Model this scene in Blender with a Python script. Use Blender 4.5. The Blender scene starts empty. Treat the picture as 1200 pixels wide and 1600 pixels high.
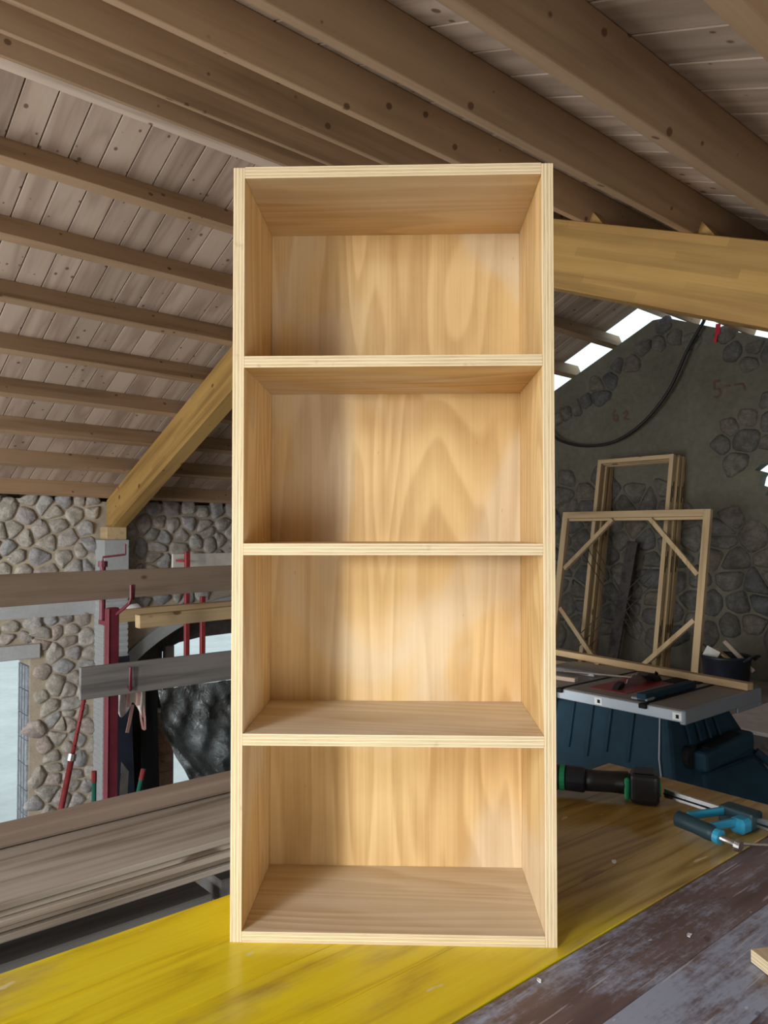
import bpy, bmesh, math, random
from mathutils import Vector, Matrix
from mathutils.geometry import tessellate_polygon
random.seed(11)
SC = bpy.context.scene
COL = SC.collection
PI = math.pi

# ------------------------------------------------------------------ camera, world, lights, exposure
EYE = 1.45
UH = Vector((.75895525, .65114279, 0)); VH = Vector((-.65114279, .75895525, 0)); ZH = Vector((0, 0, 1))
cam_d = bpy.data.cameras.new('camera'); cam = bpy.data.objects.new('camera', cam_d); COL.objects.link(cam)
cam_d.sensor_fit = 'VERTICAL'; cam_d.sensor_height = 36; cam_d.lens = 27.0
cam_d.clip_start = .02; cam_d.clip_end = 300
cam.location = (0, 0, EYE)
cam.rotation_euler = (PI/2 + math.atan(30/1200), 0, 0)
SC.camera = cam

SC.view_settings.view_transform = 'Standard'; SC.view_settings.look = 'None'
SC.view_settings.gamma = 1; SC.view_settings.use_curve_mapping = False
SC.view_settings.exposure = 0.0

world = bpy.data.worlds.new('sky'); SC.world = world; world.use_nodes = True
bg = world.node_tree.nodes['Background']
bg.inputs[0].default_value = (.70, .88, .97, 1); bg.inputs[1].default_value = 1.5

def B(U, V, z):                      # building coordinates -> world
    return UH*U + VH*V + ZH*z
RB = Matrix((UH, VH, ZH)).transposed().to_4x4()
def MB_(U, V, z, rz=0.0):
    return Matrix.Translation(B(U, V, z)) @ RB @ Matrix.Rotation(rz, 4, 'Z')

def daylight(name, U, V, z, target, sx, sy, power, col):
    l = bpy.data.lights.new(name, 'AREA'); l.shape = 'RECTANGLE'; l.size = sx; l.size_y = sy
    l.energy = power; l.color = col
    o = bpy.data.objects.new(name, l); COL.objects.link(o)
    o.location = B(U, V, z)
    o.rotation_euler = (B(*target) - B(U, V, z)).to_track_quat('-Z', 'Y').to_euler()
    return o
# daylight through rear gable openings; low, roof and side lamps are added fill
daylight('daylight_window', -9.0, -1.95, 2.1, (.7, .95, 1.4), 1.25, 1.3, 760, (1.0, .95, .86))
daylight('low_fill_lamp', .45, -1.75, .75, (.5, 1.2, 1.4), 2.4, .8, 22, (1.0, .96, .90))  # added fill for the bookcase's left inner side and undersides
daylight('roof_fill_lamp', -2.2, .15, 2.62, (.8, .9, 1.0), 1.2, .85, 78, (.78, .89, 1.0))   # added cool fill from above, over a roof gap made for it
daylight('side_fill_lamp', -3.35, 1.5, 1.5, (.9, 1.0, 1.4), 1.1, 1.2, 45, (1.0, .97, .92))  # added fill to brighten the bookcase's right inner side
daylight('daylight_opening', -3.3, 4.6, .1, (4, 4.6, .4), 3.4, 4.2, 310, (.96, .98, 1.0))

# ------------------------------------------------------------------ node helpers and materials
class NT:
    def __init__(self, name):
        self.m = bpy.data.materials.new(name); self.m.use_nodes = True
        self.t = self.m.node_tree; self.b = self.t.nodes['Principled BSDF']
    def n(self, typ, **kw):
        nd = self.t.nodes.new(typ)
        for k, v in kw.items(): setattr(nd, k, v)
        return nd
    def l(self, a, b): self.t.links.new(a, b)
    def val(self, node, i, v):
        if hasattr(v, 'links') or hasattr(v, 'is_linked'): self.l(v, node.inputs[i])
        else: node.inputs[i].default_value = v
    def math(self, op, a, b=0.0, c=0.0, clamp=False):
        nd = self.n('ShaderNodeMath', operation=op); nd.use_clamp = clamp
        self.val(nd, 0, a); self.val(nd, 1, b); self.val(nd, 2, c)
        return nd.outputs[0]
    def coords(self, scale=(1, 1, 1), rnd=True, kind='Object'):
        tc = self.n('ShaderNodeTexCoord'); out = tc.outputs[kind]
        if rnd:
            oi = self.n('ShaderNodeObjectInfo')
            cb = self.n('ShaderNodeCombineXYZ')
            for i, k in enumerate((37.0, 19.0, 53.0)): self.l(self.math('MULTIPLY', oi.outputs['Random'], k), cb.inputs[i])
            ad = self.n('ShaderNodeVectorMath', operation='ADD')
            self.l(out, ad.inputs[0]); self.l(cb.outputs[0], ad.inputs[1]); out = ad.outputs[0]
        if scale != (1, 1, 1):
            mp = self.n('ShaderNodeVectorMath', operation='MULTIPLY')
            self.l(out, mp.inputs[0]); mp.inputs[1].default_value = scale; out = mp.outputs[0]
        return out
    def noise(self, co, scale, detail=4, rough=.55, dist=0.0):
        nd = self.n('ShaderNodeTexNoise'); self.l(co, nd.inputs['Vector'])
        nd.inputs['Scale'].default_value = scale; nd.inputs['Detail'].default_value = detail
        nd.inputs['Roughness'].default_value = rough; nd.inputs['Distortion'].default_value = dist
        return nd.outputs['Fac']
    def vor(self, co, scale, feature='F1', rnd=1.0):
        nd = self.n('ShaderNodeTexVoronoi', feature=feature); self.l(co, nd.inputs['Vector'])
        nd.inputs['Scale'].default_value = scale; nd.inputs['Randomness'].default_value = rnd
        return nd
    def step(self, v, a, b, lo=0.0, hi=1.0):
        nd = self.n('ShaderNodeMapRange'); nd.interpolation_type = 'SMOOTHSTEP'
        self.l(v, nd.inputs[0]); nd.inputs[1].default_value = a; nd.inputs[2].default_value = b
        nd.inputs[3].default_value = lo; nd.inputs[4].default_value = hi
        return nd.outputs[0]
    def ramp(self, v, stops):
        nd = self.n('ShaderNodeValToRGB'); cr = nd.color_ramp
        while len(cr.elements) < len(stops): cr.elements.new(.5)
        for e, (p, c) in zip(cr.elements, stops): e.position = p; e.color = (*c, 1)
        self.l(v, nd.inputs[0]); return nd.outputs[0]
    def mix(self, f, a, b, mode='MIX'):
        nd = self.n('ShaderNodeMix', data_type='RGBA', blend_type=mode)
        self.val(nd, 0, f)
        for i, c in ((6, a), (7, b)):
            if isinstance(c, tuple): nd.inputs[i].default_value = (*c, 1)
            else: self.l(c, nd.inputs[i])
        return nd.outputs[2]
    def value(self, col, v, sat=None):
        nd = self.n('ShaderNodeHueSaturation'); self.l(col, nd.inputs['Color'])
        self.val(nd, 'Value', v)
        if sat is not None: self.val(nd, 'Saturation', sat)
        return nd.outputs[0]
    def bump(self, h, strength=.3, dist=.01):
        nd = self.n('ShaderNodeBump'); self.l(h, nd.inputs['Height'])
        nd.inputs['Strength'].default_value = strength; nd.inputs['Distance'].default_value = dist
        self.l(nd.outputs[0], self.b.inputs['Normal'])
    def fin(self, col, rough=.6, spec=.3, metal=0.0, coat=0.0):
        if isinstance(col, tuple): self.b.inputs['Base Color'].default_value = (*col, 1)
        else: self.l(col, self.b.inputs['Base Color'])
        self.val(self.b, 'Roughness', rough); self.b.inputs['Specular IOR Level'].default_value = spec
        self.b.inputs['Metallic'].default_value = metal; self.b.inputs['Coat Weight'].default_value = coat
        return self.m

def stretch(axis, along, across):
    return tuple(along if a == axis else across for a in 'XYZ')

def wood(name, dark, mid, light, axis='X', ring=3.0, size=5.0, along=.12, knots=.5, kscale=5.0, kal=.5, rough=.65,
         spec=.25, var=.25, fine=.5, bump=.15, coat=0.0, knotcol=(.10, .05, .024), lam=0.0):
    t = NT(name)
    co = t.coords(stretch(axis, along, 1.0))
    n1 = t.noise(co, size, 3, .5, .3)
    wav = t.math('ABSOLUTE', t.math('SINE', t.math('MULTIPLY', n1, ring*PI)))
    fco = t.coords(stretch(axis, .03, 1.0))
    fn = t.noise(fco, 130, 3, .6)
    big = t.noise(t.coords(stretch(axis, .4, 1.0)), 2.2, 3)
    f = t.math('ADD', t.math('MULTIPLY', wav, .5*(1-fine*.5)), t.math('MULTIPLY', fn, fine*.55))
    f = t.math('ADD', f, t.math('MULTIPLY', t.math('SUBTRACT', big, .5), .6))
    col = t.ramp(f, [(.12, dark), (.45, mid), (.85, light)])
    oi = t.n('ShaderNodeObjectInfo')
    col = t.value(col, t.math('ADD', t.math('MULTIPLY', oi.outputs['Random'], var), 1-var/2))
    if lam:
        tcz = t.n('ShaderNodeTexCoord'); sz = t.n('ShaderNodeSeparateXYZ'); t.l(tcz.outputs['Object'], sz.inputs[0])
        wn = t.n('ShaderNodeTexWhiteNoise', noise_dimensions='2D'); cv = t.n('ShaderNodeCombineXYZ')
        row = t.math('FLOOR', t.math('DIVIDE', sz.outputs[2], lam))
        t.l(row, cv.inputs[1]); t.l(t.math('FLOOR', t.math('ADD', t.math('DIVIDE', sz.outputs[0], .9), t.math('MULTIPLY', row, .37))), cv.inputs[0])
        t.l(cv.outputs[0], wn.inputs['Vector'])
        col = t.value(col, t.math('ADD', t.math('MULTIPLY', wn.outputs['Value'], .26), .87))
    if knots > 0:
        kco = t.coords(stretch(axis, kal, 1.0))
        v = t.vor(kco, kscale)
        sep = t.n('ShaderNodeSeparateColor'); t.l(v.outputs['Color'], sep.inputs[0])
        rad = t.step(sep.outputs[0], 1-knots, 1.0, .05, .20)
        d = t.math('SUBTRACT', v.outputs['Distance'], rad)
        mask = t.step(d, -.05, .02, 1.0, 0.0)
        on = t.step(sep.outputs[0], 1-knots, 1-knots+.02)
        col = t.mix(t.math('MULTIPLY', t.math('MULTIPLY', mask, on), .8), col, knotcol)
    if bump: t.bump(f, bump, .002)
    return t.fin(col, rough, spec, 0, coat)

def plain(name, col, rough=.5, spec=.4, metal=0.0, var=.12, nscale=14.0, bump=0.0):
    t = NT(name)
    n = t.noise(t.coords(), nscale, 4)
    c = t.ramp(n, [(.25, tuple(x*(1-var) for x in col)), (.75, tuple(min(1, x*(1+var)) for x in col))])
    if bump: t.bump(n, bump, .004)
    r = t.math('ADD', t.math('MULTIPLY', n, .2), max(.02, rough-.1))
    return t.fin(c, r, spec, metal)

M = {}
# plywood: faces show the large figure of peeled veneer, edges show the plies
def ply_face(name, dark, mid, light, pale=((.60, .48, .34), (.78, .69, .55)), pamt=.6):
    t = NT(name)
    co = t.coords((.13, 1.0, 1.0))
    n1 = t.noise(co, 5.5, 2, .45, .4)
    w = t.math('FRACT', t.math('MULTIPLY', n1, 15.0))
    w = t.math('MULTIPLY', t.step(w, 0.0, .8), t.step(w, .8, 1.0, 1.0, 0.0))
    big = t.noise(t.coords((.5, 1, 1)), 3.4, 3, .5, .6)
    fib = t.noise(t.coords((.02, 1, 1)), 190, 2, .6)
    blot = t.noise(t.coords(), 9, 3)
    f = t.math('ADD', t.math('MULTIPLY', w, .19), t.math('MULTIPLY', fib, .30))
    f = t.math('ADD', f, t.math('MULTIPLY', t.math('SUBTRACT', big, .35), .6))
    f = t.math('ADD', f, t.math('MULTIPLY', t.math('SUBTRACT', blot, .5), .2))
    col = t.ramp(f, [(.15, dark), (.45, mid), (.8, light)])
    sap = t.step(t.noise(t.coords((.55, 1, 1)), 3.6, 3, .5, .8), .46, .60)
    palec = t.ramp(f, [(.15, pale[0]), (.8, pale[1])])
    col = t.mix(t.math('MULTIPLY', sap, pamt), col, palec)
    v = t.vor(t.coords((.35, 1, 1)), 30)
    col = t.mix(t.step(v.outputs['Distance'], .02, .05, .25, 0.0), col, (.18, .09, .04))
    t.bump(fib, .08, .001)
    return t.fin(col, .52, .3)
M['ply'] = ply_face('pine_plywood_face', (.52, .325, .135), (.70, .49, .235), (.80, .63, .37))
def ply_edge(name):
    t = NT(name)
    tc = t.n('ShaderNodeTexCoord'); sep = t.n('ShaderNodeSeparateXYZ'); t.l(tc.outputs['Object'], sep.inputs[0])
    jit = t.noise(t.coords((.3, .3, .3), True), 30, 2)
    z = t.math('ADD', sep.outputs[2], t.math('MULTIPLY', t.math('SUBTRACT', jit, .5), .0005))
    ph = t.math('FRACT', t.math('MULTIPLY', z, 7/.018/2))
    lay = t.step(t.math('ABSOLUTE', t.math('SUBTRACT', ph, .5)), .2, .27)
    line = t.step(t.math('ABSOLUTE', t.math('SUBTRACT', t.math('ABSOLUTE', t.math('SUBTRACT', ph, .5)), .24)), .015, .07, 1, 0)
    grain = t.noise(t.coords((.02, .02, 1)), 700, 4, .75)
    c1 = t.ramp(grain, [(.3, (.66, .53, .34)), (.7, (.80, .68, .47))])
    c2 = t.ramp(grain, [(.32, (.46, .34, .20)), (.6, (.68, .54, .34))])
    col = t.mix(lay, c1, c2)
    col = t.mix(t.math('MULTIPLY', line, .7), col, (.26, .17, .09))
    blot = t.step(t.noise(t.coords((1, 1, 1)), 26, 3), .66, .74)
    col = t.mix(t.math('MULTIPLY', blot, .3), col, (.2, .13, .08))
    t.bump(grain, .15, .001)
    return t.fin(col, .75, .2)
M['plypale'] = ply_face('pale_plywood_face', (.50, .355, .21), (.66, .53, .37), (.76, .67, .53), pamt=.8)
M['plyedge'] = ply_edge('plywood_edge')

M['plank'] = wood('roof_plank_pine', (.35, .26, .20), (.47, .365, .285), (.55, .445, .36), 'X', 4, 4, .12, .6, 14, .8, .75, .2, .22, .4)
M['joist'] = wood('roof_joist_spruce', (.27, .172, .098), (.38, .25, .15), (.48, .335, .215), 'X', 3, 6, .06, .5, 13, .8, .7, .2, .2)
M['glulam'] = wood('glulam_beam', (.29, .165, .05), (.41, .245, .075), (.50, .32, .115), 'X', 3, 7, .05, .5, 8, .7, .6, .3, .1, lam=.042)
M['deck'] = plain('roof_deck_dark', (.09, .06, .04), .9, .1)
M['ridge'] = wood('ridge_board_pale', (.46, .36, .28), (.62, .50, .40), (.72, .60, .48), 'X', 3, 6, .06, .3, 7, .7, .7, .2, .1)
M['brownrail'] = wood('weathered_brown_timber', (.24, .175, .13), (.345, .265, .205), (.44, .35, .28), 'X', 3, 8, .06, .25, 6, .5, .75, .2, .1)
M['greywood'] = wood('weathered_grey_board', (.12, .115, .115), (.20, .19, .185), (.30, .28, .265), 'X', 3, 9, .06, .2, 6, .5, .8, .2, .15)
M['palewood'] = wood('pale_new_timber', (.38, .26, .14), (.50, .365, .21), (.60, .46, .29), 'X', 3, 10, .06, .35, 8, .5, .65, .25, .14)
M['paleY'] = wood('pale_new_timber_y', (.38, .26, .14), (.50, .365, .21), (.60, .46, .29), 'Y', 3, 10, .06, .35, 8, .5, .65, .25, .14)
M['paleZ'] = wood('pale_new_timber_upright', (.38, .26, .14), (.50, .365, .21), (.60, .46, .29), 'Z', 3, 10, .06, .35, 8, .5, .65, .25, .14)
M['stackwood'] = wood('stacked_grey_brown_boards', (.28, .22, .165), (.50, .425, .355), (.68, .60, .52), 'X', 4, 9, .05, .2, 6, .5, .6, .35, .3)
M['whiteboard'] = plain('whitewashed_board', (.62, .60, .55), .8, .2)
M['darkboard'] = wood('dark_stained_board', (.025, .02, .02), (.05, .042, .04), (.08, .07, .065), 'X', 3, 8, .06, 0, 6, .5, .7, .3, .2)

def yellow_paint():
    t = NT('worn_yellow_formwork')
    co = t.coords((.12, 1, 1)); n1 = t.noise(co, 6, 3, .5, .3)
    wav = t.math('ABSOLUTE', t.math('SINE', t.math('MULTIPLY', n1, 34)))
    fib = t.noise(t.coords((.03, 1, 1)), 170, 3)
    f = t.math('ADD', t.math('MULTIPLY', wav, .45), t.math('MULTIPLY', fib, .55))
    yel = t.ramp(f, [(.15, (.52, .36, .006)), (.5, (.70, .52, .008)), (.85, (.76, .60, .015))])
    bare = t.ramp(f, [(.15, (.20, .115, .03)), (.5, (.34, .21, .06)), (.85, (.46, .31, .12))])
    wear_shade = t.step(t.noise(t.coords((.35, 1, 1)), 5.5, 5, .6), .49, .68)
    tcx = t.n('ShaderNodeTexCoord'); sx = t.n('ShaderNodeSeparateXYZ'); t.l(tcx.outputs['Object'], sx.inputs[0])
    far = t.step(t.math('ADD', sx.outputs[0], t.math('MULTIPLY', t.math('SUBTRACT', n1, .5), .9)), .98, 1.3)  # browner far end: worn-off paint, with the bookcase's shade painted in
    wear_shade = t.math('MAXIMUM', t.math('MULTIPLY', wear_shade, .75), t.math('MULTIPLY', far, .92))
    col = t.mix(wear_shade, yel, bare)
    v = t.vor(t.coords((.5, 1, 1)), 4.2); sep = t.n('ShaderNodeSeparateColor'); t.l(v.outputs['Color'], sep.inputs[0])
    on = t.step(sep.outputs[0], .40, .42)
    k = t.math('MULTIPLY', t.step(v.outputs['Distance'], .06, .13, 1, 0), on)
    ring = t.math('MULTIPLY', t.step(t.math('ABSOLUTE', t.math('SUBTRACT', v.outputs['Distance'], .085)), .0, .03, 1, 0), on)
    col = t.mix(t.math('MULTIPLY', k, .45), col, (.25, .15, .05))
    col = t.mix(t.math('MULTIPLY', ring, .5), col, (.12, .07, .03))
    sc = t.step(t.noise(t.coords((.3, 1, 1)), 42, 2, .5), .72, .76)
    col = t.mix(t.math('MULTIPLY', sc, .6), col, (.72, .62, .42))
    t.bump(f, .1, .002)
    r = t.math('ADD', t.math('MULTIPLY', wear_shade, .04), .25)
    return t.fin(col, r, .45)
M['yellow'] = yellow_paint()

def scuffed_panel():
    t = NT('scuffed_brown_panel')
    f = t.noise(t.coords((.1, 1, 1)), 26, 4)
    base = t.ramp(f, [(.3, (.10, .062, .058)), (.7, (.20, .135, .13))])
    big = t.noise(t.coords((.6, 1, 1)), 3.4, 6, .7)
    fine = t.noise(t.coords((.10, 1, 1)), 85, 6, .75)
    gritty = t.noise(t.coords((.5, 1, 1)), 140, 3, .7)
    s = t.step(t.math('ADD', t.math('ADD', t.math('MULTIPLY', big, .62), t.math('MULTIPLY', fine, .26)), t.math('MULTIPLY', gritty, .14)), .47, .60)
    col = t.mix(t.math('MULTIPLY', s, .85), base, (.38, .42, .54))
    sc = t.step(t.noise(t.coords((.04, 1, 1)), 150, 2), .66, .70)
    col = t.mix(t.math('MULTIPLY', sc, .55), col, (.52, .50, .50))
    fl = t.step(t.noise(t.coords((.6, 1, 1)), 60, 2), .73, .76)
    col = t.mix(t.math('MULTIPLY', fl, .6), col, (.62, .62, .66))
    dk = t.step(t.noise(t.coords(), 28, 3), .70, .74)
    col = t.mix(t.math('MULTIPLY', dk, .5), col, (.045, .03, .028))
    t.bump(fine, .15, .001)
    return t.fin(col, t.math('ADD', t.math('MULTIPLY', s, .2), .42), .4)
M['scuffed'] = scuffed_panel()

def mortar(name, a, b, sc=5, bump=.6):
    t = NT(name)
    n = t.noise(t.coords((1, 1, 1), False), sc, 6, .65); n2 = t.noise(t.coords((1, 1, 1), False), sc*9, 4, .7)
    f = t.math('ADD', t.math('MULTIPLY', n, .65), t.math('MULTIPLY', n2, .35))
    t.bump(f, bump, .02)
    return t.fin(t.ramp(f, [(.3, a), (.68, b)]), .95, .1)
M['mortar'] = mortar('lime_mortar', (.34, .285, .215), (.52, .445, .35))
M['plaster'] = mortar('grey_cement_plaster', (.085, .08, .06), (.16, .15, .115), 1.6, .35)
M['limewash'] = mortar('limewashed_wall', (.60, .57, .52), (.72, .69, .63), 1.6, .3)
M['concrete'] = mortar('grey_concrete', (.34, .36, .37), (.47, .49, .50), 3, .25)
M['dust_floor'] = mortar('dusty_floor', (.26, .22, .185), (.44, .38, .33), 2.4, .3)
M['earth'] = mortar('bright_ground', (.45, .43, .40), (.62, .60, .56), .6, .2)
M['dark_recess'] = mortar('dark_recess_wall', (.055, .05, .048), (.13, .115, .105), 3, .5)  # recess wall set darker than the other walls

def stone_mat(name, cols, dirt=.4):
    t = NT(name)
    oi = t.n('ShaderNodeObjectInfo')
    base = t.ramp(oi.outputs['Random'], [(i/(len(cols)-1), c) for i, c in enumerate(cols)])
    n = t.noise(t.coords(), 11, 6, .68, .2); n2 = t.noise(t.coords(), 45, 4, .7)
    f = t.math('ADD', t.math('MULTIPLY', n, .7), t.math('MULTIPLY', n2, .3))
    col = t.mix(t.step(f, .38, .66), t.value(base, .55), base)
    col = t.mix(t.math('MULTIPLY', t.step(n2, .62, .75), dirt), col, (.55, .5, .42))
    t.bump(f, .7, .03)
    return t.fin(col, .92, .15)
M['stone'] = stone_mat('rubble_stone', [(.44, .42, .40), (.60, .55, .48), (.50, .46, .41), (.64, .59, .51), (.45, .46, .48), (.54, .45, .40), (.56, .54, .51)])
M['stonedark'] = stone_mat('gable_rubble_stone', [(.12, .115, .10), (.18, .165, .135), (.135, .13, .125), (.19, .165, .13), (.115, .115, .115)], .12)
M['brick'] = stone_mat('old_brick', [(.36, .20, .14), (.42, .27, .20), (.40, .34, .28)], .3)
M['block'] = stone_mat('hollow_block', [(.36, .40, .44), (.44, .48, .52), (.40, .43, .46)], .1)
M['blockgroove'] = plain('block_groove', (.18, .19, .21), .9, .1)

M['redsteel'] = plain('dark_red_painted_steel', (.115, .012, .024), .5, .5, 0, .25)
M['redbright'] = plain('bright_red_painted_steel', (.27, .028, .03), .5, .5, 0, .25)
M['green'] = plain('green_plastic', (.01, .22, .09), .45, .5)
M['poleg'] = plain('green_painted_tube', (.01, .14, .09), .5, .4)
M['steel'] = plain('bare_steel', (.62, .62, .62), .3, .5, 1.0, .1)
M['alu'] = plain('aluminium_extrusion', (.33, .37, .41), .45, .4, .3, .08)
M['sawtop'] = plain('grey_saw_table', (.22, .20, .185), .5, .4, .15, .12)
M['sawgrey'] = plain('grey_blue_saw_rim', (.20, .225, .26), .45, .5, .2, .08)
M['sawbody'] = plain('dark_teal_plastic', (.012, .034, .054), .6, .12, 0, .25)
M['black'] = plain('black_rubber_plastic', (.012, .012, .014), .4, .45, 0, .3)
M['blackmat'] = plain('matt_black', (.010, .010, .011), .8, .2)
M['bucket'] = plain('black_bucket_plastic', (.013, .016, .026), .45, .45, 0, .4, 9)
M['redinsert'] = plain('red_insert', (.25, .03, .035), .5, .4)
M['clampblue'] = plain('blue_clamp_paint', (.025, .26, .42), .35, .5, 0, .12)
M['gripteal'] = plain('dark_teal_grip', (.012, .035, .045), .5, .4, 0, .2)
M['cloth'] = plain('white_cloth', (.82, .80, .78), .9, .1, 0, .12)
M['pink'] = plain('pink_strap', (.62, .36, .34), .9, .1, 0, .1)
M['paper'] = plain('white_sheet', (.74, .74, .78), .8, .2)
M['netting'] = plain('green_netting', (.035, .12, .03), .8, .2, 0, .5, 40)
M['navy'] = plain('dark_navy_sheet', (.014, .018, .032), .5, .4, 0, .4, 7)
M['tarp'] = plain('charcoal_tarp', (.03, .034, .045), .42, .5, 0, .5, 6)
M['cable'] = plain('black_cable', (.012, .012, .012), .5, .4)
M['redpaint'] = plain('faded_red_paint_mark', (.12, .072, .055), .95, .1)
M['redrag'] = plain('red_plastic_ribbon', (.55, .03, .05), .6, .3)
M['white'] = plain('white_sticker', (.7, .7, .7), .5, .4)

def plastic_sheet():
    t = NT('clear_grey_plastic_sheet')
    n = t.noise(t.coords(), 4, 3)
    c = t.ramp(n, [(.35, (.025, .028, .03)), (.65, (.16, .18, .19))])
    t.bump(t.noise(t.coords(), 7, 5, .65, 1.2), .9, .06)
    t.b.inputs['Alpha'].default_value = .985
    return t.fin(c, .12, .8)
M['plastic'] = plastic_sheet()
def glassy():
    t = NT('pale_plastic_film')
    t.b.inputs['Alpha'].default_value = .12
    return t.fin((.75, .88, .92), .35, .4)
M['film'] = glassy()

# ------------------------------------------------------------------ mesh helpers
class MB:
    def __init__(self): self.v = []; self.f = []; self.mi = []
    def add(self, vs, fs, mi=0):
        o = len(self.v); self.v += [tuple(x) for x in vs]
        for q in fs: self.f.append(tuple(i+o for i in q)); self.mi.append(mi)
        return self
    def hexa(self, p, mi=0):          # p: 4 bottom (ccw), 4 top
        return self.add(p, [(3, 2, 1, 0), (4, 5, 6, 7), (0, 1, 5, 4), (1, 2, 6, 5), (2, 3, 7, 6), (3, 0, 4, 7)], mi)
    def box(self, x0, x1, y0, y1, z0, z1, mi=0):
        return self.hexa([(x0, y0, z0), (x1, y0, z0), (x1, y1, z0), (x0, y1, z0), (x0, y0, z1), (x1, y0, z1), (x1, y1, z1), (x0, y1, z1)], mi)
    def bar(self, p0, p1, w, h, up=(0, 0, 1), mi=0):   # rectangular bar between two points
        p0, p1 = Vector(p0), Vector(p1); d = (p1-p0).normalized(); up = Vector(up)
        s = d.cross(up).normalized()*w/2; t = s.cross(d).normalized()*h/2
        P = [p0-s-t, p0+s-t, p1+s-t, p1-s-t, p0-s+t, p0+s+t, p1+s+t, p1-s+t]
        return self.hexa(P, mi)
    def tube(self, pts, r, n=8, mi=0, cap=True):
        pts = [Vector(p) for p in pts]; rs = r if isinstance(r, (list, tuple)) else [r]*len(pts)
        rings = []; prev = None
        for i, p in enumerate(pts):
            d = (pts[min(i+1, len(pts)-1)] - pts[max(i-1, 0)])
            if d.length < 1e-9: d = prev_d
            d = d.normalized(); prev_d = d
            a = Vector((0, 0, 1)) if abs(d.z) < .95 else Vector((1, 0, 0))
            if prev is None: s = d.cross(a).normalized()
            else: s = (prev - d*prev.dot(d)).normalized()
            prev = s; t = d.cross(s)
            rings.append([p + (s*math.cos(2*PI*k/n) + t*math.sin(2*PI*k/n))*rs[i] for k in range(n)])
        vs = [q for R in rings for q in R]; fs = []
        for i in range(len(pts)-1):
            for k in range(n):
                fs.append((i*n+k, i*n+(k+1) % n, (i+1)*n+(k+1) % n, (i+1)*n+k))
        if cap: fs.append(tuple(range(n-1, -1, -1))); fs.append(tuple((len(pts)-1)*n+k for k in range(n)))
        return self.add(vs, fs, mi)
    def prism(self, poly, fn, d0, d1, holes=(), mi=0):  # polygon with holes, fn(a,b,d)->point
        loops = [list(poly)] + [list(h) for h in holes]
        flat = [p for L in loops for p in L]
        tris = tessellate_polygon([[Vector((a, b, 0)) for a, b in L] for L in loops])
        n = len(flat); vs = [fn(a, b, d0) for a, b in flat] + [fn(a, b, d1) for a, b in flat]
        fs = [tuple(t) for t in tris] + [tuple(i+n for i in reversed(t)) for t in tris]
        o = 0
        for L in loops:
            m = len(L)
            for k in range(m):
                a, b = o+k, o+(k+1) % m; fs.append((a, b, b+n, a+n))
            o += m
        return self.add(vs, fs, mi)
    def mesh(self, name, mats, bevel=0.0, smooth=False, seg=1):
        me = bpy.data.meshes.new(name); me.from_pydata(self.v, [], self.f)
        for m in mats: me.materials.append(M[m] if isinstance(m, str) else m)
        for p, i in zip(me.polygons, self.mi): p.material_index = i
        bm = bmesh.new(); bm.from_mesh(me)
        bmesh.ops.recalc_face_normals(bm, faces=bm.faces)
        if bevel:
            bmesh.ops.bevel(bm, geom=[e for e in bm.edges if len(e.link_faces) == 2 and e.calc_face_angle(0) > .5], offset=bevel, segments=seg, affect='EDGES', profile=.5, clamp_overlap=True)
        bm.to_mesh(me); bm.free()
        if smooth:
            for p in me.polygons: p.use_smooth = True
        return me

WM = {}
def obj(name, me, Mw=None, parent=None, label=None, cat=None, group=None, kind=None):
    o = bpy.data.objects.new(name, me); COL.objects.link(o)
    Mw = Mw if Mw is not None else (WM[parent.name] if parent else Matrix())
    if parent:
        o.parent = parent; o.matrix_basis = WM[parent.name].inverted() @ Mw
    else: o.matrix_basis = Mw
    WM[o.name] = Mw.copy()
    if label: o['label'] = label
    if cat: o['category'] = cat
    if group: o['group'] = group
    if kind: o['kind'] = kind
    return o
def thing(name, label, cat, Mw, group=None): return obj(name, None, Mw, None, label, cat, group)
def part(name, mb, mats, parent, bevel=0.0, smooth=False, label=None, Mw=None, seg=1):
    if isinstance(mats, str): mats = [mats]
    return obj(name, mb.mesh(name, mats, bevel, smooth, seg), Mw, parent, label)
def solo(name, mb, mats, Mw, label, cat, group=None, bevel=0.0, smooth=False, seg=1):
    if isinstance(mats, str): mats = [mats]
    return obj(name, mb.mesh(name, mats, bevel, smooth, seg), Mw, None, label, cat, group)
def struct(name, mb, mats, Mw=None, parent=None, bevel=0.0):
    if isinstance(mats, str): mats = [mats]
    return obj(name, mb.mesh(name, mats, bevel), Mw, parent, None, None, None, None if parent else 'structure')
BI = MB_(0, 0, 0)                     # building frame itself

# ------------------------------------------------------------------ the shell
ZL = -2.4                             # ground floor, below the loft
struct('floor', MB().prism([(-3.2, -1.6), (7.65, -1.6), (7.65, 8.96), (5.4, 8.96), (5.4, 3.2), (-3.2, 3.2)], lambda a, b, d: (a, b, d), -.22, 0), 'dust_floor', BI)
struct('floor_lower', MB().box(-3.2, 7.65, -1.6, 10.0, ZL-.2, ZL), 'dust_floor', BI)
struct('ground', MB().box(-60, 60, -60, 60, ZL-.5, ZL-.25), 'earth', BI)

ZF = lambda U, V: EYE + 4.411 - .01626*U - .45*V      # underside of the far joists
ZN = lambda U, V: EYE + .7195 - .01626*U + .40*V      # underside of the near joists
VR = 4.343
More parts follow.
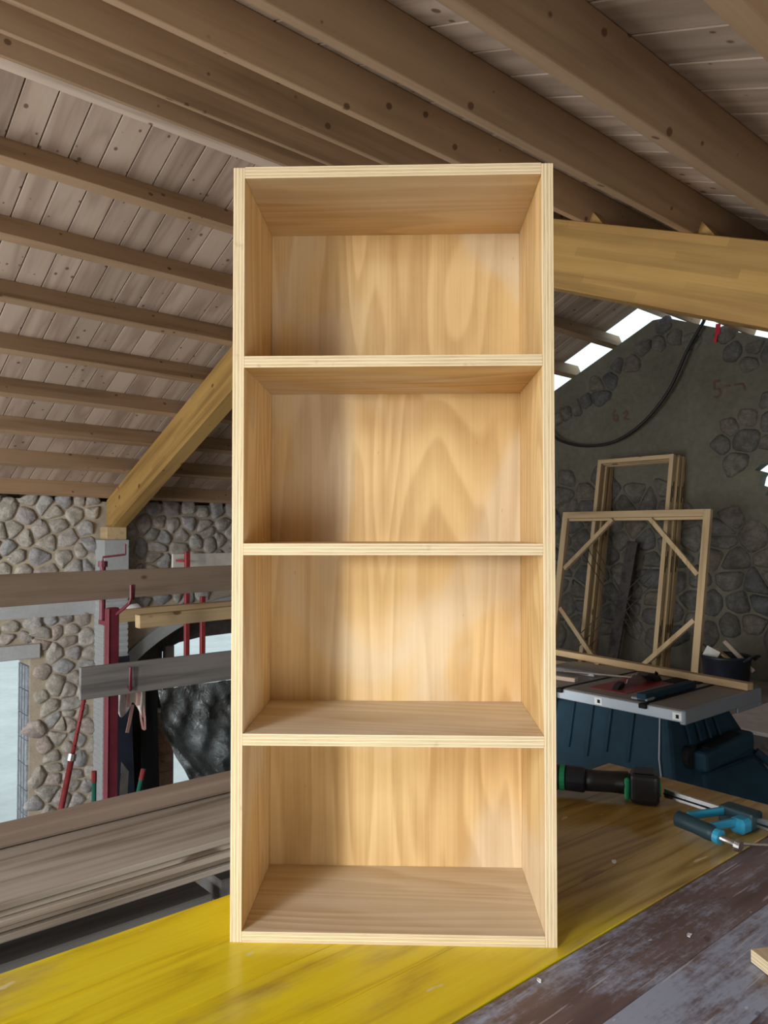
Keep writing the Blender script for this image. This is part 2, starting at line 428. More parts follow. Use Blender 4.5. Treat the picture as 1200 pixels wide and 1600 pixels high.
# eave wall across the void, with a window and an arched recess
arch = []
for k in range(17):
    a = math.radians(131.8 - k*(131.8-48.2)/16); arch.append((5.3 + 2.4*math.cos(a), -1.93 + 2.4*math.sin(a)))
wl = [(-3.6, ZL), (3.70, ZL)] + arch + [(6.90, ZL), (8.1, ZL), (8.1, ZF(7.65, 8.96)+.02), (-3.6, ZF(-3.2, 8.96)+.02)]
wall_left = struct('wall_left', MB().prism(wl, lambda a, b, d: (a, 8.96+d, b), 0, .42, [[(1.3, -1.95), (1.3, .055), (2.57, .055), (2.57, -1.95)]]), 'mortar', BI)
# back wall of the recess with its own smaller opening
ia = [(4.30, -2.3), (4.30, -.10), (4.53, -.005), (4.85, .04), (5.3, .05), (5.8, .03), (6.2, -.08), (6.35, -.2), (6.35, -2.3)]
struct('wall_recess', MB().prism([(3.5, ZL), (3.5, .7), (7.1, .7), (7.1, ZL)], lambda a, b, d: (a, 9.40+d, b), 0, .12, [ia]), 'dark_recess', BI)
# plaster band round the arch, concrete band and window lintel
ring = [(5.3 + 2.55*math.cos(math.radians(133-k*86/16)), -1.93 + 2.55*math.sin(math.radians(133-k*86/16))) for k in range(17)]
struct('trim_1', MB().prism(arch + ring[::-1], lambda a, b, d: (a, 8.96+d, b), -.05, .02), 'concrete', BI)
struct('trim_2', MB().box(-3.2, 3.28, 8.92, 8.97, .50, .86), 'concrete', BI)
struct('trim_3', MB().box(1.1, 2.66, 8.90, 9.36, .057, .215), 'concrete', BI, None, .01)
# near eave wall and rear gable wall (behind the camera), the rear one with the window and opening that light the room
struct('wall_near', MB().prism([(-3.6, ZL), (8.1, ZL), (8.1, ZN(7.65, -1.6)), (-3.6, ZN(7.65, -1.6))], lambda a, b, d: (a, -1.6-d, b), 0, .3, [[(-.85, .3), (1.75, .3), (1.75, 1.2), (-.85, 1.2)]]), 'limewash', BI)  # low hole added for the fill lamp outside
rg = [(-1.6, ZL), (8.96, ZL), (8.96, ZF(-3.2, 8.96)), (VR, ZF(-3.2, VR)), (-1.6, ZN(-3.2, -1.6))]
struct('wall_rear', MB().prism(rg, lambda a, b, d: (-3.2-d, a, b), 0, .3, [[(-.62, .70), (-.62, 2.0), (.2, 2.09), (.2, .70)], [(.9, .8), (.9, 2.15), (2.1, 2.15), (2.1, .8)], [(3.25, -2.1), (3.25, -.3), (2.8, 0), (2.8, 2.3), (6.4, 2.3), (6.4, -2.1)]]), 'limewash', BI)  # middle hole added for the side fill lamp
# gable wall on the right
gw = [(-2.0, ZL), (9.38, ZL), (9.38, ZF(7.65, 9.38)), (4.41, ZF(7.65, 4.41)), (4.25, ZN(7.65, 4.25)), (-2.0, ZN(7.65, -2.0))]
hole = [(2.4, 1.7), (3.10, 1.74), (3.24, 1.80), (3.20, 1.86), (3.30, 1.90), (3.28, 1.98), (3.25, 2.02), (3.34, 2.05), (3.27, 2.10), (2.4, 2.2)]
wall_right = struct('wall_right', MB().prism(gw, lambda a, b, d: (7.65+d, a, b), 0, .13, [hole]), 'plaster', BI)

# ---- rubble stones, one object each, children of their wall
def clip(poly, nx, ny, c):
    out = []
    for i in range(len(poly)):
        a, b = poly[i], poly[(i+1) % len(poly)]
        da, db = nx*a[0]+ny*a[1]-c, nx*b[0]+ny*b[1]-c
        if da <= 0: out.append(a)
        if (da < 0 < db) or (db < 0 < da):
            t = da/(da-db); out.append((a[0]+(b[0]-a[0])*t, a[1]+(b[1]-a[1])*t))
    return out
def inside(p, poly):
    r = False
    for i in range(len(poly)):
        (x0, y0), (x1, y1) = poly[i], poly[i-1]
        if (y0 > p[1]) != (y1 > p[1]) and p[0] < (x1-x0)*(p[1]-y0)/(y1-y0)+x0: r = not r
    return r
def stones(parent, regions, size, fn, mat, depth, gap=.955, aspect=1.3, lim=290):
    n = 0
    for reg in regions:
        xs = [p[0] for p in reg]; ys = [p[1] for p in reg]
        x0, x1, y0, y1 = min(xs)-size*2, max(xs)+size*2, min(ys)-size*2, max(ys)+size*2
        seeds = []
        ny = int((y1-y0)/size*1.1)
        for j in range(ny):
            m = int((x1-x0)/(size*aspect))
            for i in range(m):
                seeds.append((x0+(i+.5*(j % 2)+random.uniform(-.42, .42)+.5)*(x1-x0)/m, y0+(j+.5+random.uniform(-.42, .42))*(y1-y0)/ny))
        for s in seeds:
            if n >= lim: return
            if not inside(s, reg): continue
            R = size*2.2
            poly = [(s[0]-R, s[1]-R), (s[0]+R, s[1]-R), (s[0]+R, s[1]+R), (s[0]-R, s[1]+R)]
            for q in seeds:
                dx, dy = q[0]-s[0], q[1]-s[1]
                if q is s or abs(dx) > 2*R or abs(dy) > 2*R: continue
                poly = clip(poly, dx, dy, (q[0]**2-s[0]**2+q[1]**2-s[1]**2)/2)
                if len(poly) < 3: break
            if len(poly) < 3: continue
            cx = sum(p[0] for p in poly)/len(poly); cy = sum(p[1] for p in poly)/len(poly)
            g = gap*random.uniform(.88, 1.06)
            poly = [(cx+(p[0]-cx)*g, cy+(p[1]-cy)*g) for p in poly]
            rp = []
            for i in range(len(poly)):
                a, b = poly[i], poly[(i+1) % len(poly)]
                rp += [(a[0]*.83+b[0]*.17, a[1]*.83+b[1]*.17), (a[0]*.17+b[0]*.83, a[1]*.17+b[1]*.83)]
            k = len(rp); h = depth*random.uniform(.6, 1.25); tx, ty = random.uniform(-.2, .2), random.uniform(-.2, .2)
            vs = [(a-cx, b-cy, -.03) for a, b in rp]
            vs += [((a-cx)*.94, (b-cy)*.94, h*.5*random.uniform(.5, 1.3)) for a, b in rp]
            vs += [((a-cx)*random.uniform(.55, .78), (b-cy)*random.uniform(.55, .78), h*random.uniform(.75, 1.2)+(a-cx)*tx+(b-cy)*ty) for a, b in rp]
            vs += [(0, 0, h*1.04)]
            fs = [(i, (i+1) % k, k+(i+1) % k, k+i) for i in range(k)]
            fs += [(k+i, k+(i+1) % k, 2*k+(i+1) % k, 2*k+i) for i in range(k)]
            fs += [(2*k+i, 2*k+(i+1) % k, 3*k) for i in range(k)]
            mb = MB().add(vs, fs)
            Mw = fn(cx, cy)
            obj('stone', mb.mesh('stone', [mat], 0, True), Mw, parent); n += 1
# outward normal of the eave wall is -V, of the gable wall -U
def on_left(a, b): return BI @ Matrix.Translation((a, 8.96, b)) @ Matrix(((1, 0, 0, 0), (0, 0, -1, 0), (0, 1, 0, 0), (0, 0, 0, 1)))
def on_right(a, b): return BI @ Matrix.Translation((7.65, a, b)) @ Matrix(((0, 0, -1, 0), (1, 0, 0, 0), (0, 1, 0, 0), (0, 0, 0, 1)))
stones(wall_left, [[(1.6, .80), (3.30, .80), (3.30, 1.84), (1.6, 1.84)], [(3.58, .55), (5.4, .62), (5.4, 1.80), (3.58, 1.80)]], .16, on_left, 'stone', .036, lim=190)
stones(wall_left, [[(2.585, -1.9), (3.29, -1.9), (3.29, .50), (2.66, .50)], [(1.7, .24), (2.68, .24), (2.68, .50), (1.7, .50)]], .15, on_left, 'stone', .038, lim=140)
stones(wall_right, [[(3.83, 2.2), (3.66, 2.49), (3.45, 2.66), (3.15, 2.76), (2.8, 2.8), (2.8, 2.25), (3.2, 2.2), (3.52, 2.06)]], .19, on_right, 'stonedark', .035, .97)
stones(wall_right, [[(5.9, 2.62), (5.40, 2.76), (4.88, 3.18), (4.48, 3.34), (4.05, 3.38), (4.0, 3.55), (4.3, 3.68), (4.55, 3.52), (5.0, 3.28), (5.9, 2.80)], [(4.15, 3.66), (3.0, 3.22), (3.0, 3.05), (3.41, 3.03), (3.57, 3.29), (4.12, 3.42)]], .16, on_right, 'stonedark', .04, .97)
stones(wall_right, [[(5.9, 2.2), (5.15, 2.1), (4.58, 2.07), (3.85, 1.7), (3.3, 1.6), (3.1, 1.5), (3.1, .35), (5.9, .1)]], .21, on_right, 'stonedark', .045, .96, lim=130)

# ---- window: hollow-block jamb on its right reveal, pale film hung outside
win = struct('window_1', MB().box(1.3, 2.57, 8.95, 9.40, -1.99, -1.95), 'concrete', BI)
g = MB().box(-.025, .02, 0, .34, 0, .262, 0)
for yy in (.085, .19, .29): g.box(-.031, -.02, yy-.006, yy+.006, .0, .262, 1)
gm = g.mesh('block', ['block', 'blockgroove'])
for k in range(7): obj('block', gm, MB_(2.572, 8.985, -1.93+k*.272), win)
obj('film', MB().prism([(1.3, -1.9), (2.2, -1.9), (2.34, -.6), (2.30, .05), (1.3, .05)], lambda a, b, d: (a, 9.43+d, b), 0, .004).mesh('film', ['film']), BI, win)

# ------------------------------------------------------------------ roof: planks, joists, principal rafters
RU = Vector((.75885496, .65105675, -.0162561)); RV = VH.copy(); RW = Vector((.01233765, .01058504, .99986786))
RF = Matrix((RU, RV, RW)).transposed().to_4x4(); RF = Matrix.Translation((0, 0, EYE)) @ RF
def RM(U, V, W, xa, ya):              # frame at roof coords with local x, y given in roof coords
    xa, ya = Vector(xa).normalized(), Vector(ya).normalized(); za = xa.cross(ya)
    m = Matrix((xa, ya, za)).transposed().to_4x4()
    return RF @ Matrix.Translation((U, V, W)) @ m
HR = 2.457; HJ = .158; BJ = .074
aF, nF = Vector((0, 1, -.45)).normalized(), Vector((0, .45, 1)).normalized()
aN, nN = Vector((0, 1, .40)).normalized(), Vector((0, -.40, 1)).normalized()
UEND = 7.52
deck = MB()
def slab(a, n, t0, t1, d0, d1, U0, U1):
    P = Vector((0, VR, HR)); vs = []
    for d in (d0, d1):
        for (U, t) in ((U0, t0), (U1, t0), (U1, t1), (U0, t1)): q = P+a*t+n*d; vs.append((U, q.y, q.z))
    deck.hexa(vs)
slab(aF, nF, -.06, 5.7, HJ+.022, HJ+.06, -3.7, UEND)
slab(aN, nN, .06, -4.0, HJ+.022, HJ+.06, -3.7, UEND)
slab(aN, nN, -4.0, -7.0, HJ+.022, HJ+.06, -3.7, -3.0)
slab(aN, nN, -5.1, -7.0, HJ+.022, HJ+.06, -3.0, -1.4)  # slabs leave a gap for the added roof fill lamp
slab(aN, nN, -4.0, -7.0, HJ+.022, HJ+.06, -1.4, UEND)
ceiling = struct('ceiling', deck, 'deck', RF)
PW = .1848
def plank_mesh(L):
    mb = MB().box(0, L, .0036, PW-.0036, 0, .02)
    return mb.mesh('plank', ['plank'], .003)
pF = plank_mesh(5.7)
pN = plank_mesh(7.0)
u0 = 1.067*1.12 - 20*PW
for k in range(-4, 60):
    U = u0 + (k+0)*PW
    if U < -2.6 or U + PW > UEND: continue
    q = Vector((U, VR, HR)) + nF*HJ - aF*.04
    # local x runs down the slope, local y along -u
    obj('plank', pF, RM(U+PW, q.y, q.z, aF, (-1, 0, 0)), ceiling)
    if U > -1.2:
        q = Vector((U, VR, HR)) + nN*HJ + aN*.04
        obj('plank', pN, RM(U, q.y, q.z, -aN, (1, 0, 0)), ceiling)
ordn = ['first', 'second', 'third', 'fourth', 'fifth', 'sixth', 'seventh', 'eighth', 'ninth']
JL = 11.2
jm = MB().box(0, JL, 0, BJ, 0, HJ).mesh('roof_joist', ['joist'], .003)
for i, v in enumerate([4.329, 4.829, 5.332, 5.835, 6.332, 6.831, 7.326, 7.829]):
    V = v*1.12; W = 4.411-.45*V
    obj('roof_joist', jm, RM(-3.45, V, W, (1, 0, 0), aF), None, ordn[i]+' roof joist below the ridge on the far slope', 'joist', 'joists of the far roof slope')
for i, v in enumerate([3.533, 3.021, 2.519, 2.032, 1.516, 1.012, .533, .03]):
    V = v*1.12; W = .7195+.40*V
    obj('roof_joist', jm, RM(-3.45, V, W, (1, 0, 0), aN), None, ordn[i]+' roof joist from the ridge on the near overhead slope', 'joist', 'joists of the near roof slope')
V = 3.80*1.12
obj('ridge_board', MB().box(0, JL, 0, .10, 0, .16).mesh('ridge_board', ['ridge'], .003), RM(-3.45, V, 4.411-.45*V, (1, 0, 0), aF), None, 'pale board along the ridge where the two roof slopes meet', 'ridge board')
# principal rafters of the one truss in view
def rafter(pts, U0, U1, label):
    # pts: profile in (V, W); wood grain along the beam
    a = Vector(pts[0]); b = Vector(pts[1]); d = (b-a); L = d.length; d.normalize(); n = Vector((-d.y, d.x))
    Mw = RM(U0, a.x, a.y, (0, d.x, d.y), (1, 0, 0))
    loc = [((Vector(p)-a).dot(d), (Vector(p)-a).dot(n)) for p in pts]
    mb = MB().prism(loc, lambda x, z, y: (x, y, -z), 0, U1-U0)
    o = obj('roof_beam', None, Mw, None, label, 'beam', 'principal rafters of the roof truss')
    lam = .042; me_part(mb, loc, U1-U0, o)
    return o
def me_part(mb, loc, w, o):
    obj('timber', mb.mesh('timber', ['glulam'], .004), WM[o.name], o)
wf = lambda V: 4.411-.45*V; wn = lambda V: .7195+.40*V
DB = .40
rafter([(VR, wf(VR)), (8.88, wf(8.88)), (8.88, wf(8.88)-.33), (8.70, wf(8.70)-DB), (VR, wf(VR)-DB)], 3.36, 3.52, 'sloping honey-coloured beam left of the bookcase, coming down onto the grey column')
rafter([(VR, wn(VR)), (-1.9, wn(-1.9)), (-1.9, wn(-1.9)-.37), (VR, wn(VR)-.37)], 3.27, 3.43, 'thick honey-coloured glulam beam right of the bookcase, under the overhead joists')
for (v, lab) in ((2.032, 'small triangular wood wedge on the right beam, near the bookcase'), (1.516, 'small triangular wood wedge on the right beam, farther from the bookcase')):
    V = v*1.12-.005
    solo('wedge', MB().prism([(0, 0), (-.085, -.034), (-.005, .075)], lambda a, b, d: (d, a, b), 0, .075), 'glulam', RM(3.31, V, wn(V)+.002, (1, 0, 0), (0, 1, 0)), lab, 'wedge', 'wedges on the right beam')
solo('timber_block', MB().box(3.30, 3.53, 8.69, 8.90, 1.352, 1.50), 'paleY', BI, 'short timber block between the sloping beam and the concrete column', 'block', None, .004)
colm = thing('concrete_column', 'grey concrete column against the stone wall, carrying the sloping beam', 'column', MB_(3.41, 8.82, ZL))
part('shaft', MB().box(-.145, .145, -.13, .14, 0, 3.35), 'concrete', colm, .006)
part('cap', MB().box(-.146, .146, -.145, .14, 3.35, 3.752), 'concrete', colm, .006)
ribs = [MB().box(-.150, .150, -.134, -.12, 0, .058), 0]
rm = MB().box(-.149, .149, -.139, .14, 0, .05).mesh('course', ['concrete'], .006)
for k in range(44): obj('course', rm, MB_(3.41, 8.82, ZL+.35+k*.068), colm)

# ------------------------------------------------------------------ the bookcase
TZ = .832
yaw = math.radians(-1.86)
BK = Matrix.Translation((-.2319, 1.1704, TZ)) @ Matrix.Rotation(yaw, 4, 'Z')
bk = thing('bookcase', 'tall open plywood bookcase with three shelves standing on the yellow panel', 'bookcase', BK)
W_, H_, D_, T_ = .4895, 1.179, .234, .0178
def ply_board(name, lx, ly, lz, Mw, parent, label=None, face='ply'):
    mb = MB().box(0, lx, 0, ly, -lz/2, lz/2)
    me = mb.mesh(name, [face, 'plyedge'], .0006)
    for p in me.polygons: p.material_index = 0 if abs(p.normal.z) > .7 else 1
    return obj(name, me, Mw, parent, label)
def frame(o, x, y):                    # matrix in bookcase coords
    x, y = Vector(x), Vector(y); z = x.cross(y)
    m = Matrix((x, y, z)).transposed().to_4x4()
    return BK @ Matrix.Translation(o) @ m
ply_board('side_panel', H_-.001, D_+.012, T_, frame((T_/2, 0, 0), (0, 0, 1), (0, 1, 0)), bk)
ply_board('side_panel', H_-.001, D_+.012, T_, frame((W_-T_/2, 0, 0), (0, 0, 1), (0, 1, 0)), bk)
IW = W_-2*T_
for nm, z in (('bottom_panel', .0082), ('shelf', .3028), ('shelf', .5905), ('shelf', .8772), ('top_panel', H_-.0088)):
    ply_board(nm, IW, D_, .0164 if nm == 'bottom_panel' else T_, frame((T_, 0, z), (1, 0, 0), (0, 1, 0)), bk, None, 'plypale' if z < .4 else 'ply')
ply_board('back_panel', H_-.004, IW, .012, frame((W_-T_, D_+.006, .002), (0, 0, 1), (-1, 0, 0)), bk)

# ------------------------------------------------------------------ the work table: two formwork panels on sawhorses
yp = thing('formwork_panel', 'worn yellow timber formwork panel under the bookcase', 'formwork panel', MB_(-.20, .69, TZ-.027))
part('core', MB().box(0, 2.0, 0, .486, 0, .022), 'palewood', yp, .001)
for k in range(4):
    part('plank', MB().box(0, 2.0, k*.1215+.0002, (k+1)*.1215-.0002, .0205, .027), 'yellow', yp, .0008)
bp = thing('formwork_panel', 'scuffed brown-grey timber panel beside the yellow one, dusted pale blue', 'formwork panel', MB_(-.20, .204, TZ-.0285))
part('core', MB().box(0, 2.0, 0, .484, 0, .022), 'darkboard', bp, .001)
for k in range(4):
    part('plank', MB().box(0, 2.0, k*.121+.0002, (k+1)*.121-.0002, .0205, .027), 'scuffed', bp, .0008)
def sawhorse(U, V, top, half, label, along='V'):
    s = thing('sawhorse', label, 'sawhorse', MB_(U, V, 0, 0 if along == 'V' else PI/2), 'sawhorses')
    part('top_rail', MB().box(-.04, .04, -half, half, top-.09, top), 'greywood', s, .003)
    for sx in (-1, 1):
        for sy in (-1, 1):
            part('leg', MB().bar((sx*.03, sy*(half-.06), top-.03), (sx*.22, sy*(half-.06), .0), .06, .04), 'greywood', s)
    for sy in (-1, 1): part('brace', MB().bar((-.15, sy*(half-.06), .25), (.15, sy*(half-.06), .25), .03, .06), 'greywood', s)
sawhorse(.15, .69, TZ-.0285, .46, 'timber sawhorse under the near end of the table panels')
sawhorse(1.45, .69, TZ-.0285, .46, 'timber sawhorse under the far end of the table panels')

# stack of boards on the left, beyond the table
SL = 2.9
Zs = .59
dz = .0168
for k in range(5):
    off = (.0, .012, -.004, .008, .0)[k]
    solo('stacked_board', MB().box(-.9, -.9+SL+(.05*(k % 2)), 1.75+off, 2.20+off, Zs+k*dz, Zs+(k+1)*dz-.0012), 'stackwood', BI,
         ('lowest', 'second lowest', 'middle', 'second highest', 'topmost')[k]+' long grey-brown board of the stack left of the table', 'board', 'boards stacked left of the table', .0025)
solo('timber_beam', MB().box(-.9, 2.05, 2.04, 2.115, Zs+5*dz, Zs+5*dz+.044), 'brownrail', BI, 'rounded brown timber lying on top of the board stack left of the table', 'timber', None, .010, False, 2)
solo('dark_board', MB().box(-.9, .985, 1.835, 1.935, .45, .502), 'greywood', BI, 'dark grey board lying below the stack, ending near the bookcase', 'board', None, .004)
solo('dark_board', MB().box(1.02, 2.0, 1.86, 1.98, .45, .515), 'greywood', BI, 'bluish grey board end showing just left of the bookcase, under the stack', 'board', None, .004)
sawhorse(-.3, 2.13, Zs, .13, 'low timber sawhorse under the left end of the board stack')
sawhorse(1.55, 2.13, Zs, .13, 'low timber sawhorse under the board stack behind the bookcase')
# dark tarpaulin heaped under the stack
tp = MB(); nx, ny = 42, 12; pts = []
for j in range(ny+1):
    for i in range(nx+1):
        u = -.95 + i*.045; vv = 1.22 + j*.0617
        z = .30 + .11*math.sin(j*.25+.4) + .016*math.sin(i*.9+j*.7) + .011*math.sin(i*2.1-j*1.3) + .008*math.sin(i*.37+j*2.2)
        pts.append((u, vv, min(z, .442)))
tp.add(pts, [(j*(nx+1)+i, j*(nx+1)+i+1, (j+1)*(nx+1)+i+1, (j+1)*(nx+1)+i) for j in range(ny) for i in range(nx)])
base = len(tp.v); edge = [i for i in range(nx+1)] + [j*(nx+1)+nx for j in range(1, ny+1)] + [ny*(nx+1)+i for i in range(nx-1, -1, -1)] + [j*(nx+1) for j in range(ny-1, 0, -1)]
tp.v += [(tp.v[i][0], tp.v[i][1], 0.001) for i in edge]
for k in range(len(edge)): tp.f.append((edge[k], edge[(k+1) % len(edge)], base+(k+1) % len(edge), base+k)); tp.mi.append(0)
solo('tarpaulin', tp, 'tarp', BI, 'dark tarpaulin heaped under the board stack beside the yellow panel', 'tarpaulin', None, 0, True)
solo('plastic_strip', MB().tube([(.30+.05*i, 1.26+.012*i, .455+.012*math.sin(i*1.3)) for i in range(8)], .0035, 6), 'paper', BI, 'thin white plastic strip lying on the dark tarpaulin at lower left', 'plastic strip')
solo('carton', MB().box(1.0, 1.25, 1.40, 1.62, 0, .47), 'brownrail', BI, 'dusty brown carton between the bookcase and the board stack', 'box', None, .004)

# ------------------------------------------------------------------ across the void
def rail(name, p0, p1, w, h, mat, label, cat='timber', group=None, bev=.004):
    p0, p1 = Vector(p0), Vector(p1); d = p1-p0; L = d.length; d.normalize()
    y = Vector((0, 0, 1)).cross(d).normalized(); z = d.cross(y)
    Mw = BI @ Matrix.Translation(p0) @ Matrix((d, y, z)).transposed().to_4x4()
    return solo(name, MB().box(0, L, 0, w, -h, 0), mat, Mw, label, cat, group, bev)
rail('guard_rail', (.20, 4.806, 1.192), (3.95, 5.815, 1.162), .05, .2, 'brownrail', 'long brown timber top rail across the void left of the bookcase', 'rail')
rail('guard_plank', (1.738, 5.0, .578), (3.6, 5.02, .572), .03, .208, 'greywood', 'dark grey plank hung below the brown rail, left end in view', 'plank')
rail('squared_timber', (2.44, 6.2, .806), (4.4, 6.2, .822), .09, .105, 'palewood', 'pale squared timber under the brown rail, its end farther left', 'timber', 'pale squared timbers')
rail('squared_timber', (2.507, 5.9, .782), (4.4, 5.9, .820), .09, .105, 'palewood', 'pale squared timber under the brown rail, its end farther right', 'timber', 'pale squared timbers')
rail('white_plank', (3.398, 7.2, 1.222), (5.0, 7.2, 1.224), .03, .145, 'whiteboard', 'whitewashed plank showing above the brown rail next to the bookcase', 'plank')
solo('plastic_bag', MB().add([(0, 0, 0), (.14, .0, 0), (.16, .06, .0), (.02, .07, 0), (.03, .015, .035), (.11, .02, .042), (.12, .05, .03), (.04, .055, .028)], [(3, 2, 1, 0), (4, 5, 6, 7), (0, 1, 5, 4), (1, 2, 6, 5), (2, 3, 7, 6), (3, 0, 4, 7)]), 'paper', MB_(2.52, 6.205, .808), 'crumpled white sheet lying on the left pale timber', 'sheet', None, .008, True)

pr = thing('steel_prop', 'thick dark red steel prop with crank handle holding the brown rail', 'prop', MB_(2.035, 5.235, ZL))
z0 = -ZL
part('tube', MB().box(-.034, .034, -.03, .03, .02, z0+.925), 'redsteel', pr, .006)
part('flange', MB().box(-.044, -.034, -.036, .036, .02, z0+.92), 'redsteel', pr, .002)
part('base_plate', MB().box(-.11, .11, -.11, .11, 0, .02), 'redsteel', pr)
part('inner_tube', MB().tube([(-.02, .14, z0+.80), (-.02, .14, z0+1.24)], .02, 10).box(-.04, .0, .0, .16, z0+.80, z0+.83), 'redsteel', pr)
part('hook', MB().tube([(.012, -.03, z0+.88), (.03, -.12, z0+.93), (.036, -.19, z0+.965), (.04, -.21, z0+1.0), (.04, -.21, z0+1.09)], .011, 6).tube([(.062, -.195, z0+.99), (.062, -.205, z0+1.09)], .009, 6), 'redsteel', pr)
part('hook', MB().tube([(.01, -.02, z0+.50), (.02, -.262, z0+.40), (.02, -.262, z0+.55)], .011, 6), 'redsteel', pr)
part('crank', MB().tube([(-.02, .14, z0+1.235), (-.02, .14, z0+1.268), (.11, .08, z0+1.285), (.115, .08, z0+1.285), (.115, .08, z0+1.36)], .008, 6), 'redsteel', pr)
part('collar', MB().tube([(-.02, .14, z0+1.20), (-.02, .14, z0+1.24)], .032, 10), 'redsteel', pr)
part('clamp_plate', MB().add([(.035, -.04, z0-.45), (.09, -.04, z0-.42), (.10, -.04, z0-.2), (.05, -.04, z0-.13), (.035, -.05, z0-.45), (.09, -.05, z0-.42), (.10, -.05, z0-.2), (.05, -.05, z0-.13)], [(0, 1, 2, 3), (7, 6, 5, 4), (0, 4, 5, 1), (1, 5, 6, 2), (2, 6, 7, 3), (3, 7, 4, 0)]), 'steel', pr)
for (U, zt, zb, lab) in ((3.455, 1.245, -.26, 'slim red post crossing the white plank, with a flat foot'), (3.625, .80, .05, 'short slim red post just right of the other slim post')):
    p = thing('railing_post', lab, 'post', MB_(U, 7.0, zb), 'slim red posts')
    part('tube', MB().box(-.024, .024, -.02, .02, 0, zt-zb), 'redbright', p, .004)
    part('foot', MB().box(-.03, .14, -.06, .06, -.012, .012) if zb < 0 else MB().tube([(.0, -.02, .0), (.05, -.03, .03), (.06, -.03, .12)], .008, 6), 'redbright', p)
    part('hook', MB().box(-.028, .028, .02, .196, zt-zb-.1, zt-zb-.08), 'redbright', p)
# walkway slab the plastic hangs from
solo('walkway_beam', MB().box(3.42, 7.65, 6.95, 7.3, -.42, -.28), 'concrete', BI, 'concrete walkway edge behind the hanging plastic sheet', 'beam')
lp = thing('steel_prop', 'thin red telescopic prop leaning against the stone wall near the window', 'prop', BI, 'slim props')
A0, A1 = Vector((2.49, 7.0, .06)), Vector((1.988, 7.0, ZL))
dd = (A1-A0).normalized(); mid = A0 + dd*.62
part('inner_tube', MB().tube([A0, mid], .019, 8), 'redbright', lp, 0, True)
part('outer_tube', MB().tube([mid, A1], .027, 8), 'redbright', lp, 0, True)
part('collar', MB().tube([mid-dd*.03, mid+dd*.03], .04, 10), 'steel', lp)
for k in range(5):
    c = A0 + dd*(.12+k*.1); part('pin_hole', MB().tube([c+Vector((0, -.0195, 0)), c+Vector((0, -.0185, 0))], .007, 6), 'blackmat', lp)
for (a, b, c2, lab) in ((2.636, 2.638, 7.2, 'upright green pole with red top by the grey column'), (3.11, 2.75, 7.2, 'tilted green pole with red top by the dark panels')):
    q = thing('pole', lab, 'pole', BI, 'green poles with red tops')
    tip = Vector((a, c2, -.775 if a < 3 else -.85)); bot = Vector((b if a < 3 else 2.75, c2, ZL)); d = (bot-tip).normalized()
    part('red_end', MB().tube([tip, tip+d*.1], .025, 8), 'redbright', q)
    part('green_tube', MB().tube([tip+d*.1, bot], .022, 8), 'poleg', q)
# white cloth bag with pink straps hung behind the grey plank
cb = thing('cloth_bag', 'white cloth with pink straps hanging below the grey plank', 'bag', MB_(2.075, 5.32, 0))
NX, NZ = 18, 8; vs = []
for s_ in (0, .012):
    for j in range(NZ+1):
        for i in range(NX+1):
            x = i/NX*.24; bot = .185 + .055*math.cos(i/NX*2*PI*1.5+.6) - .04*(i/NX-.5)
            zz = .42 + (bot-.42)*j/NZ
            vs.append((x, .015*math.sin(i*1.1+j*.2)+s_, zz))
k1 = (NX+1)*(NZ+1); fs = []
for j in range(NZ):
    for i in range(NX):
        a = j*(NX+1)+i; fs += [(a, a+1, a+NX+2, a+NX+1), (k1+a+NX+1, k1+a+NX+2, k1+a+1, k1+a)]
ed = [i for i in range(NX+1)] + [j*(NX+1)+NX for j in range(1, NZ+1)] + [NZ*(NX+1)+i for i in range(NX-1, -1, -1)] + [j*(NX+1) for j in range(NZ-1, 0, -1)]
for k in range(len(ed)): fs.append((ed[k], k1+ed[k], k1+ed[(k+1) % len(ed)], ed[(k+1) % len(ed)]))
part('cloth', MB().add(vs, fs), 'cloth', cb, 0, True)
def ribbon(pts, w, mat, name, par):
    mb = MB()
    for a, b in zip(pts[:-1], pts[1:]): mb.bar(a, b, .004, w, (1, 0, 0))
    return part(name, mb, mat, par)
ribbon([(.10, -.012, .41), (.105, -.014, .30), (.10, -.012, .21)], .022, 'pink', 'stripe', cb)
ribbon([(.175, -.012, .41), (.18, -.014, .30), (.175, -.012, .21)], .022, 'pink', 'stripe', cb)
ribbon([(.14, .0, .22), (.12, -.005, .12), (.10, -.005, .03)], .024, 'pink', 'strap', cb)
ribbon([(.19, .0, .22), (.20, -.004, .12), (.215, -.004, .04), (.232, -.004, .03), (.23, 0, .12), (.215, 0, .2)], .014, 'pink', 'strap', cb)
ribbon([(.02, .0, .36), (-.02, -.004, .27), (-.03, -.004, .2), (-.015, 0, .19)], .012, 'pink', 'strap', cb)
# plastic sheet hanging in front of the arch
ps = MB(); NX, NZ = 80, 60; vs = []
for s_ in (0, .003):
    for j in range(NZ+1):
        t = j/NZ
        for i in range(NX+1):
            s = i/NX
            left = 3.07 + .42*max(0, t-.2)**1.5
            u = left + (4.9-left)*s
            bot = -.86 - .10*math.sin(s*5+.5) - .05*math.sin(s*13)
            z = -.02 + (bot+.02)*t
            dp = .07*math.sin(s*23+2.5*math.sin(t*4)) + .045*math.sin(s*47+t*9) + .035*math.sin(t*15+s*34) + .02*math.sin(s*80-t*21) + .10*t
            vs.append((u, 6.80 - dp*(.3+.7*t) + s_, z))
k1 = (NX+1)*(NZ+1); fs = []
for j in range(NZ):
    for i in range(NX):
        a = j*(NX+1)+i; fs += [(a, a+1, a+NX+2, a+NX+1)]
ps.add(vs[:k1], fs)
solo('plastic_sheet', ps, 'plastic', BI, 'crumpled glossy grey plastic sheet hanging in the arch beside the bookcase', 'plastic sheet', None, 0, True)
